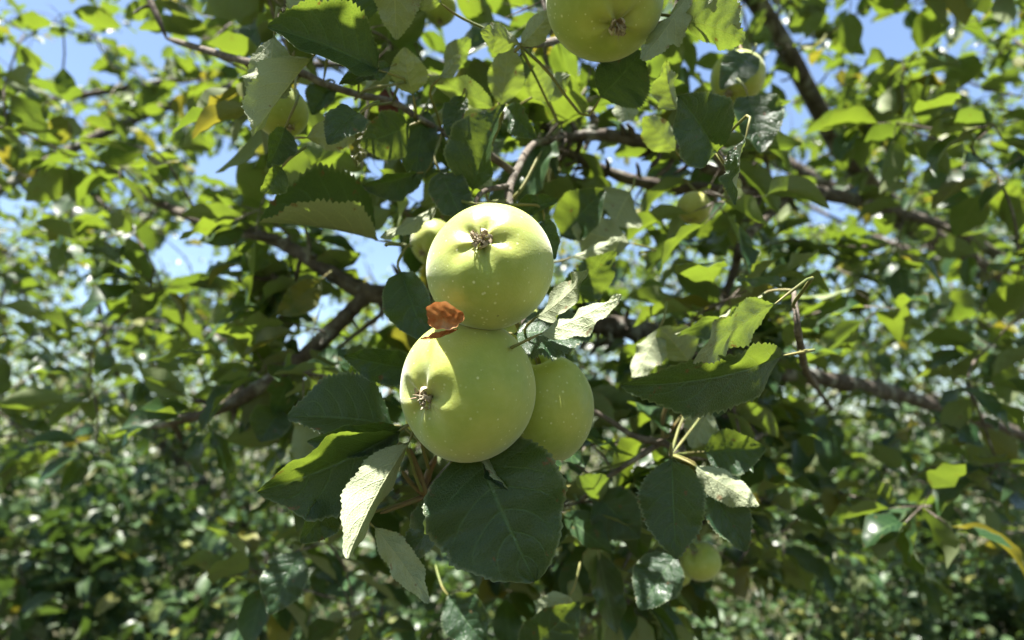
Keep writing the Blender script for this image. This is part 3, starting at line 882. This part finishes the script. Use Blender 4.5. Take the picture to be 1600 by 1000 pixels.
dried_leaf(693, 497, .276, -12, 32, 24, 14, -14, 'crumpled dry orange brown leaf between the two front apples', 5)
hero(716, 514, .277, 657, 529, .268, 9, roll=40, side=1, fold=40, edge=.9, curl=-.9, wave=.03, serr=.03, mat=M_DRY, label='curled dry strip of leaf on the lower apple', no_pet=True)

# fruiting spur under the apples: short brown shoots
for a_, b_, c_, w0, w1, mt in [((664, 776, .355), (655, 742, .35), (640, 700, .345), .0030, .0014, M_PETR), ((664, 776, .355), (668, 745, .36), (682, 712, .355), .0032, .0018, M_PETR),
                               ((664, 776, .355), (630, 788, .345), (594, 802, .335), .0019, .0012, M_PETR), ((666, 776, .355), (690, 752, .355), (740, 706, .335), .0014, .001, M_PET),
                               ((660, 772, .355), (640, 752, .35), (628, 735, .345), .0018, .001, M_PETR), ((1036, 690, .5), (1036, 655, .5), (1046, 622, .49), .0020, .0014, M_PETR),
                               ((1036, 690, .5), (1062, 655, .5), (1090, 628, .49), .0016, .0012, M_PETR), ((800, 312, .42), (818, 290, .42), (846, 236, .43), .0016, .0012, M_PET)]:
    branch([P(*a_), P(*b_), P(*c_)], w0, w1, 'shoot', mt, n=10, sides=7, knots=.2, seed=int(a_[0] + c_[1]), record=False)


# ------------------------------------------------------------------ apples
def apple(px, py, d, rpx, calyx, aspect=.93, label='', stem_to=None, seed=0, mat=None, dip=.17, seg=64, group='apples on the tree', dip2=.22, taper=.05, detail=True):
    C_ = P(px, py, d)
    R0 = rpx * d / F_PX
    vz = nrm(CAM - C_); vx = nrm(np.cross(UP, vz)); vy = np.cross(vz, vx)
    ax = nrm(calyx[0] * vx + calyx[1] * vy + calyx[2] * vz)
    ref = nrm(UP - (UP @ ax) * ax) if abs(UP @ ax) < .95 else nrm(RIGHT - (RIGHT @ ax) * ax)
    M3 = np.stack([np.cross(ref, ax), ref, ax], -1)
    t = thing('apple', C_, label, 'apple', group)
    t.matrix_world = Matrix.Translation(Vector(C_)) @ Matrix(M3.tolist()).to_4x4()
    r = np.random.default_rng(seed)
    nth = seg // 2 + 12
    th = np.pi * np.linspace(0, 1, nth + 1)
    ph = np.linspace(0, 2 * np.pi, seg, endpoint=False)
    TH, PH = np.meshgrid(th, ph, indexing='ij')
    p0 = r.random() * 6.28
    g1 = np.exp(-(TH / .36) ** 2); g1w = np.exp(-(TH / .75) ** 2); g2 = np.exp(-((np.pi - TH) / .34) ** 2)
    rr = 1 - dip * g1 - dip2 * g2
    rr = rr * (1 + .020 * np.cos(5 * PH + p0) * g1w + .026 * np.cos(5 * PH + p0) * np.exp(-((TH - .33) / .22) ** 2) + .012 * np.cos(10 * PH + p0 + 1) * np.exp(-((TH - .25) / .16) ** 2) + .012 * np.cos(3 * PH + p0 * 2) * g1w + .016 * np.cos(2 * PH + 1 + p0) + .012 * np.sin(3 * TH + PH) + .010 * np.cos(PH + 2 * p0) * np.cos(TH))
    rr = rr * (1 - taper * np.cos(TH))
    V = np.stack([rr * np.sin(TH) * np.cos(PH), rr * np.sin(TH) * np.sin(PH), rr * np.cos(TH) * aspect], -1)
    V *= R0 / np.abs(V[..., 0]).max()
    basin = np.clip(np.exp(-(TH / .30) ** 2) * 1.1 + np.exp(-((np.pi - TH) / .22) ** 2) * .6, 0, 1)
    i = np.arange(nth)[:, None]; j = np.arange(seg)[None, :]; j2 = (j + 1) % seg
    q = np.stack([i * seg + j, (i + 1) * seg + j, (i + 1) * seg + j2, i * seg + j2], -1).reshape(-1, 4)
    me = mesh_np('skin', V.reshape(-1, 3), q, mat or M_SKIN, extra={'basin': basin.ravel()})
    link('skin', me, t)
    z_c = V[0, 0, 2]; z_s = V[-1, 0, 2]
    # dried calyx: five withered sepals and a tuft of stamens
    parts = []
    k = R0 * 1.2
    for s in range(5):
        a = s * 2 * np.pi / 5 + r.normal(0, .15); dx = np.array([math.cos(a), math.sin(a), 0]); dy = np.array([-math.sin(a), math.cos(a), 0])
        lift = r.uniform(.45, .95); ln = r.uniform(.75, 1.2)
        cl = np.array([dx * .015 * k, dx * .07 * k + [0, 0, .03 * k], dx * .12 * k * ln + [0, 0, .10 * k * lift], dx * .09 * k * ln + dy * r.normal(0, .03) * k + [0, 0, .17 * k * lift], dx * r.uniform(-.03, .14) * k + dy * r.normal(0, .05) * k + [0, 0, .20 * k * lift]])
        cl = smooth_path(cl, 8)
        wds = np.array([.038, .046, .047, .041, .034, .026, .016, .005]) * k
        wob = r.normal(0, .008, (8, 3)) * k
        A = cl - dy * wds[:, None] + wob; B2 = cl + dx * .012 * k; C2 = cl + dy * wds[:, None] - wob
        vv = np.stack([A, B2, C2], 1).reshape(-1, 3) + [0, 0, z_c - .005 * k]
        ii = np.arange(7)[:, None]; jj = np.arange(2)[None, :]
        parts.append((vv, np.stack([ii * 3 + jj, ii * 3 + jj + 1, (ii + 1) * 3 + jj + 1, (ii + 1) * 3 + jj], -1).reshape(-1, 4)))
    if detail:
        for s in range(14):
            a = r.random() * 6.28; ln = r.uniform(.10, .22) * k; o_ = r.uniform(.0, .05) * k
            e = np.array([math.cos(a) * (o_ + r.uniform(.0, .09) * k), math.sin(a) * (o_ + r.uniform(.0, .09) * k), ln])
            parts.append(tube([np.array([math.cos(a) * o_, math.sin(a) * o_, 0]) + [0, 0, z_c - .01 * k], e * .5 + r.normal(0, .012, 3) * k + [0, 0, z_c], e + [0, 0, z_c]], .009 * k, .007 * k, 5, 5, .3, s))
    v, q = join(parts)
    link('calyx', mesh_np('calyx', v, q, M_CALYX), t)
    # stem
    Mi = M3.T
    J = P(*stem_to) if stem_to else C_ - ax * (R0 + .015) + np.array([0, 0, .012])
    e = Mi @ (J - C_)
    s0 = np.array([0, 0, z_s + .003])
    v, q = tube([s0, s0 + [0, 0, -.006], s0 * .4 + e * .6 + np.array([0, 0, -.003]), e], .0013, .0017, 10, 7, .15, seed)
    link('stem', mesh_np('stem', v, q, M_PETR), t)
    return t, C_, R0


APPLES = []
def ap(*a, **k):
    APPLES.append(apple(*a, **k)[1:])
ap(766, 415, .302, 101, (-.17, .45, .88), .94, 'pale green apple on top of the front cluster, its dried calyx facing us', (815, 520, .37), 1, dip=.15)
ap(727, 609, .312, 110, (-.70, -.14, .70), .93, 'pale green apple at lower left of the front cluster, half lit, speckled with dots', (818, 552, .372), 2, dip=.19)
ap(848, 632, .350, 80, (.10, -.93, -.34), 1.12, 'green apple at lower right of the cluster, partly hidden behind another', (826, 548, .372), 3, dip=.15, taper=-.06)
ap(946, 2, .335, 93, (.22, -.42, .86), .93, 'shaded green apple hanging at the top edge of the picture', (930, -60, .40), 4, dip=.12)
ap(806, 520, .415, 52, (.3, -.3, -.8), .93, 'small green apple mostly hidden behind the front cluster', (815, 470, .395), 5, seg=40)
ap(676, 380, .55, 37, (-.4, -.4, .5), .93, 'small green apple peeking out left of the top front apple', (690, 335, .58), 6, seg=40)
ap(1094, 876, .62, 31, (-.35, .45, .75), .93, 'small sunlit apple hanging alone at the lower right', (1085, 815, .62), 7, seg=40)
ap(1062, 897, .68, 18, (.2, -.5, .6), .93, 'tiny dark green apple beside the lone apple at lower right', (1066, 850, .67), 8, seg=32)
ap(1152, 122, .55, 42, (-.3, -.5, .6), .93, 'pale green apple behind leaves at the upper right', (1150, 60, .58), 9, seg=40)
ap(440, 176, .40, 42, (.3, -.5, .6), .95, 'olive green apple at the upper left, half covered by a grey leaf', (470, 118, .43), 14, seg=48)
ap(687, 14, .62, 27, (0, -.7, .5), .93, 'small dull green apple near the top edge, left of centre', (690, -40, .62), 10, seg=32)
ap(732, 186, .55, 26, (.2, -.6, .5), .93, 'small green apple tucked behind the upright serrated leaf', (740, 150, .56), 11, seg=32)
ap(1084, 326, .58, 26, (-.2, -.7, .4), .95, 'small green apple with a red cheek under the right branch', (1068, 280, .60), 12, seg=32, mat=M_SKINB)
ap(1144, 290, .56, 14, (-.2, -.6, .4), .95, 'tiny orange red apple at the right end of the branch', (1140, 272, .62), 13, seg=24, mat=M_SKINB)

# ------------------------------------------------------------------ the rest of the main tree's foliage
# points that the sun reaches in the photograph: no leaf grows between them and the sun
LIT = [P(766 + dx, 415 + dy, .302) for dx in (-85, -50, -15, 20, 55, 85) for dy in (-70, -30)] + [P(640, 575, .30), P(665, 545, .31), P(690, 545, .315), P(650, 610, .29)]
LIT += [P(*p) for p in [(612, 0, .34), (618, 40, .337), (632, 85, .305), (420, 110, .33), (705, 100, .30), (720, 140, .335), (790, 110, .335), (790, 80, .33), (735, 230, .384), (720, 220, .383), (750, 190, .378),
                        (780, 45, .345), (840, 45, .347), (650, 350, .394), (620, 362, .39), (635, 356, .392), (540, 665, .31), (570, 680, .305), (430, 755, .29), (580, 770, .30), (550, 840, .29), (610, 720, .305), (840, 318, .33), (890, 450, .315),
                        (895, 500, .28), (930, 485, .277), (1110, 40, .325), (1140, 60, .32), (1045, 120, .355), (1110, 170, .33), (1085, 160, .33), (900, 385, .46), (950, 378, .455), (1150, 510, .28), (1110, 540, .277), (570, 55, .345),
                        (845, 130, .45)]]
SHADE = [P(*p) for p in [(900, 600, .345), (860, 600, .345), (830, 575, .34), (880, 570, .335), (912, 620, .345), (850, 570, .34), (870, 580, .36), (900, 580, .36),  (930, -30, .33), (970, -20, .33), (900, -20, .335), (655, 235, .43), (520, 320, .42), (480, 300, .41), (560, 340, .425), (450, 310, .40), (530, 350, .42), (700, 300, .385), (640, 470, .375), (590, 575, .355),
                         (550, 620, .36), (500, 620, .355), (500, 55, .335), (470, 60, .33), (520, 40, .34), (615, 85, .355), (605, 60, .35), (660, 200, .43), (655, 270, .427), (960, 110, .36), (1040, 585, .305), (1010, 595, .30), (1050, 760, .355), (1050, 800, .35), (1130, 190, .335), (545, 190, .33), (600, 205, .39), (605, 290, .41),
                         (440, 170, .32), (450, 720, .30), (520, 760, .30)]]
LIT_MAIN = np.array(LIT)
# the upper part of the crown in view is open to the sun
LIT += [P(rng.uniform(420, 1150), rng.uniform(-30, 320), rng.uniform(.34, .85)) for _ in range(70)]
LIT += [P(rng.uniform(-50, 420), rng.uniform(-30, 420), rng.uniform(.6, 1.2)) for _ in range(25)]
LIT = np.array(LIT); SHADE = np.array(SHADE)


def shades_lit(pos, r=.036, pts=None):
    bad = np.zeros(len(pos), bool)
    for l in (LIT if pts is None else pts):
        w = pos - l; s = w @ SUN
        dist = np.linalg.norm(w - s[:, None] * SUN, axis=1)
        bad |= (s > .012) & (dist < r)
    return bad


allpos, allrot, allsc = [], [], []
spur_links = []
BR = np.vstack(SAMPLES)


NODES = [BR]


def add_spurs(cent, nleaf=(5, 9), size=.066):
    # nearest first, so twigs fork from twigs instead of fanning out of one point
    cent = np.asarray(cent)
    d0 = np.full(len(cent), 9.0); src = np.zeros((len(cent), 3))
    def relax(pts):
        for p_ in np.array_split(pts, max(1, len(pts) // 200)):
            d = np.linalg.norm(cent[:, None] - p_[None], axis=2); j = d.argmin(1); m = d.min(1)
            u = m < d0; d0[u] = m[u]; src[u] = p_[j[u]]
    relax(np.vstack(NODES))
    left = np.ones(len(cent), bool)
    while left.any():
        i = int(np.where(left, d0, 99).argmin()); left[i] = False
        c = cent[i]; a0 = src[i].copy()
        L = np.linalg.norm(c - a0)
        r0 = .0012 + .0022 * min(1, L / .35)
        path = smooth_path([a0, a0 + (c - a0) * .5 + np.array([0, 0, .06 * L]) + rng.normal(0, .07 * L, 3), c], 6)
        spur_links.append((path, r0, .0013))
        NODES.append(path[2:])
        for p_ in (path[3], path[5]):
            m = np.sqrt(((cent - p_) ** 2).sum(1)); u = left & (m < d0); d0[u] = m[u]; src[u] = p_
        n = rng.integers(*nleaf)
        R3 = rand_leaf_frames(n, .35, .5)
        a = R3[:, :, 1]
        pos = c + a * rng.uniform(.012, .034, n)[:, None] + rng.normal(0, .008, (n, 3))
        allpos.append(pos); allrot.append(R3); allsc.append(rng.uniform(.7, 1.2, n) * size)
        for p_ in pos: spur_links.append((np.array([c, p_]), .0009, .0007))


def frustum_points(n, x0, x1, y0, y1, d0, d1):
    return np.array([P(rng.uniform(x0, x1), rng.uniform(y0, y1), d0 + (d1 - d0) * rng.random() ** .8) for _ in range(n)])


# spurs along the visible branches and through the crown behind the apples
c1 = np.vstack([frustum_points(100, 380, 1220, -150, 330, .52, 1.35), frustum_points(85, 380, 1220, 330, 640, .52, 1.35)])
c2 = frustum_points(110, -150, 400, -150, 760, .70, 1.5)
c3 = frustum_points(140, 1180, 1750, -150, 900, .60, 1.5)
c4 = frustum_points(60, 880, 1230, 500, 980, .55, 1.1)
c5 = frustum_points(56, 380, 900, 620, 1000, .62, 1.2)
c6 = np.array([s[rng.integers(0, len(s))] + rng.normal(0, .03, 3) for s in SAMPLES[1:22] for _ in range(3)])
c7 = frustum_points(26, 400, 720, -60, 330, .47, .75)
c8 = frustum_points(16, 780, 1180, -60, 320, .50, .8)
cc = np.vstack([c7, c8, c1, c2, c3, c4, c5, c6])
cc = cc[~in_gap(cc, 1.25, .0)]
px_, py_, pd_ = project(cc)
cc = cc[(pd_ > .46)]
add_spurs(cc)
# overhead canopy: shade for the whole place
N = 3400
can = np.stack([rng.uniform(-2.6, 2.8, N), rng.uniform(-1.6, 3.9, N), rng.uniform(2.05, 3.4, N)], -1)
N = 1000
low = np.stack([rng.uniform(-2.6, 2.8, N), rng.uniform(-2.6, -.9, N), rng.uniform(.7, 2.6, N)], -1)  # unseen foliage added behind the camera to block fill light
back = np.stack([rng.uniform(-3.2, 3.4, 900), rng.uniform(2.2, 4.2, 900), rng.uniform(2.9, 3.7, 900)], -1)  # extra high foliage added to shade the shrubs below
can = np.vstack([can, low, back])
x_, y_, d_ = project(can)
can = can[(d_ < .1) | (y_ < -120) | (d_ > 1.3)]
x_, y_, d_ = project(can)
can = can[~((d_ > 0) & (x_ > 380) & (x_ < 1220) & (y_ > -60) & (rng.random(len(can)) < .93))]
can = can[~in_gap(can, 1.2, .0)]
n_near = sum(len(p) for p in allpos)
add_spurs(can, (4, 8), .074)
pos = np.vstack(allpos); rot = np.vstack(allrot); sc = np.concatenate(allsc)
far_flag = np.arange(len(pos)) >= n_near
keep = ~shades_lit(pos + rot[:, :, 1] * (sc * .5)[:, None]) & ~in_gap(pos + rot[:, :, 1] * (sc * .5)[:, None], 1.0, .1)
x_, y_, d_ = project(pos)
keep &= ~((d_ < .46) & (d_ > -.1) & (x_ > 250) & (x_ < 1350) & (y_ > -60))
mid_ = pos + rot[:, :, 1] * (sc * .5)[:, None]
mx_, my_, md_ = project(mid_)
for si in CLEAR:
    for p_ in SAMPLES[si][::2]:
        bx_, by_, bd_ = project(p_[None])
        if not (395 < bx_[0] < 1180): continue
        keep &= ~((md_ > .3) & (md_ < bd_[0] + .03) & (np.hypot(mx_ - bx_[0], my_ - by_[0]) < 30) & (np.abs(np.sin(mid_[:, 0] * 977)) < .85))
for C_, R0 in APPLES:
    ax_, ay_, ad_ = project(C_[None])
    keep &= ~((md_ > .2) & (md_ < ad_[0]) & (np.hypot(mx_ - ax_[0], my_ - ay_[0]) < R0 / ad_[0] * F_PX + 22))
pos, rot, sc, far_flag = pos[keep], rot[keep], sc[keep], far_flag[keep]
leaf_mass('canopy', TREE, M_LEAFM, pos[far_flag] - TB, rot[far_flag], sc[far_flag], TINY)
pos, rot, sc = pos[~far_flag], rot[~far_flag], sc[~far_flag]
# extra leaves added out of view to shade chosen points from the sun
sp, sr, ss = [], [], []
for s in SHADE:
    for tries in range(40):
        h = rng.uniform(.22, .75)
        c = s + SUN * h + rng.normal(0, .006, 3)
        x1, y1, d1 = project(c[None])
        R3 = rand_leaf_frames(1, .1, .25)
        l = rng.uniform(.075, .095)
        p0 = c - R3[0, :, 1] * l * .5
        if y1[0] > -70 and d1[0] > 0: continue
        if shades_lit(c[None], .024, LIT_MAIN)[0]: continue
        sp.append(p0); sr.append(R3[0]); ss.append(l); spur_links.append((np.array([p0, p0 + np.array([rng.normal(0, .03), .05, .04])]), .0008, .0012)); break
pos = np.vstack([pos, np.array(sp)]); rot = np.vstack([rot, np.array(sr)]); sc = np.concatenate([sc, ss])
split_leaves(TREE, M_LEAFM, M_LEAFM, pos, rot, sc, 300 - len(HERO), LOW, 'leaf_mass', MIDV, 'm', 0)
parts = []
for k, (pth, r0, r1) in enumerate(spur_links):
    parts.append(tube(pth, r0, r1, 3 if len(pth) == 2 else 7, 4 if len(pth) == 2 else 5, .1, k))
v, q = join(parts)
link('twig_mass', mesh_np('twig_mass', v - TB, q, M_TWIG), TREE, kind='stuff')
print('leaves', len(pos), 'hero', len(HERO))
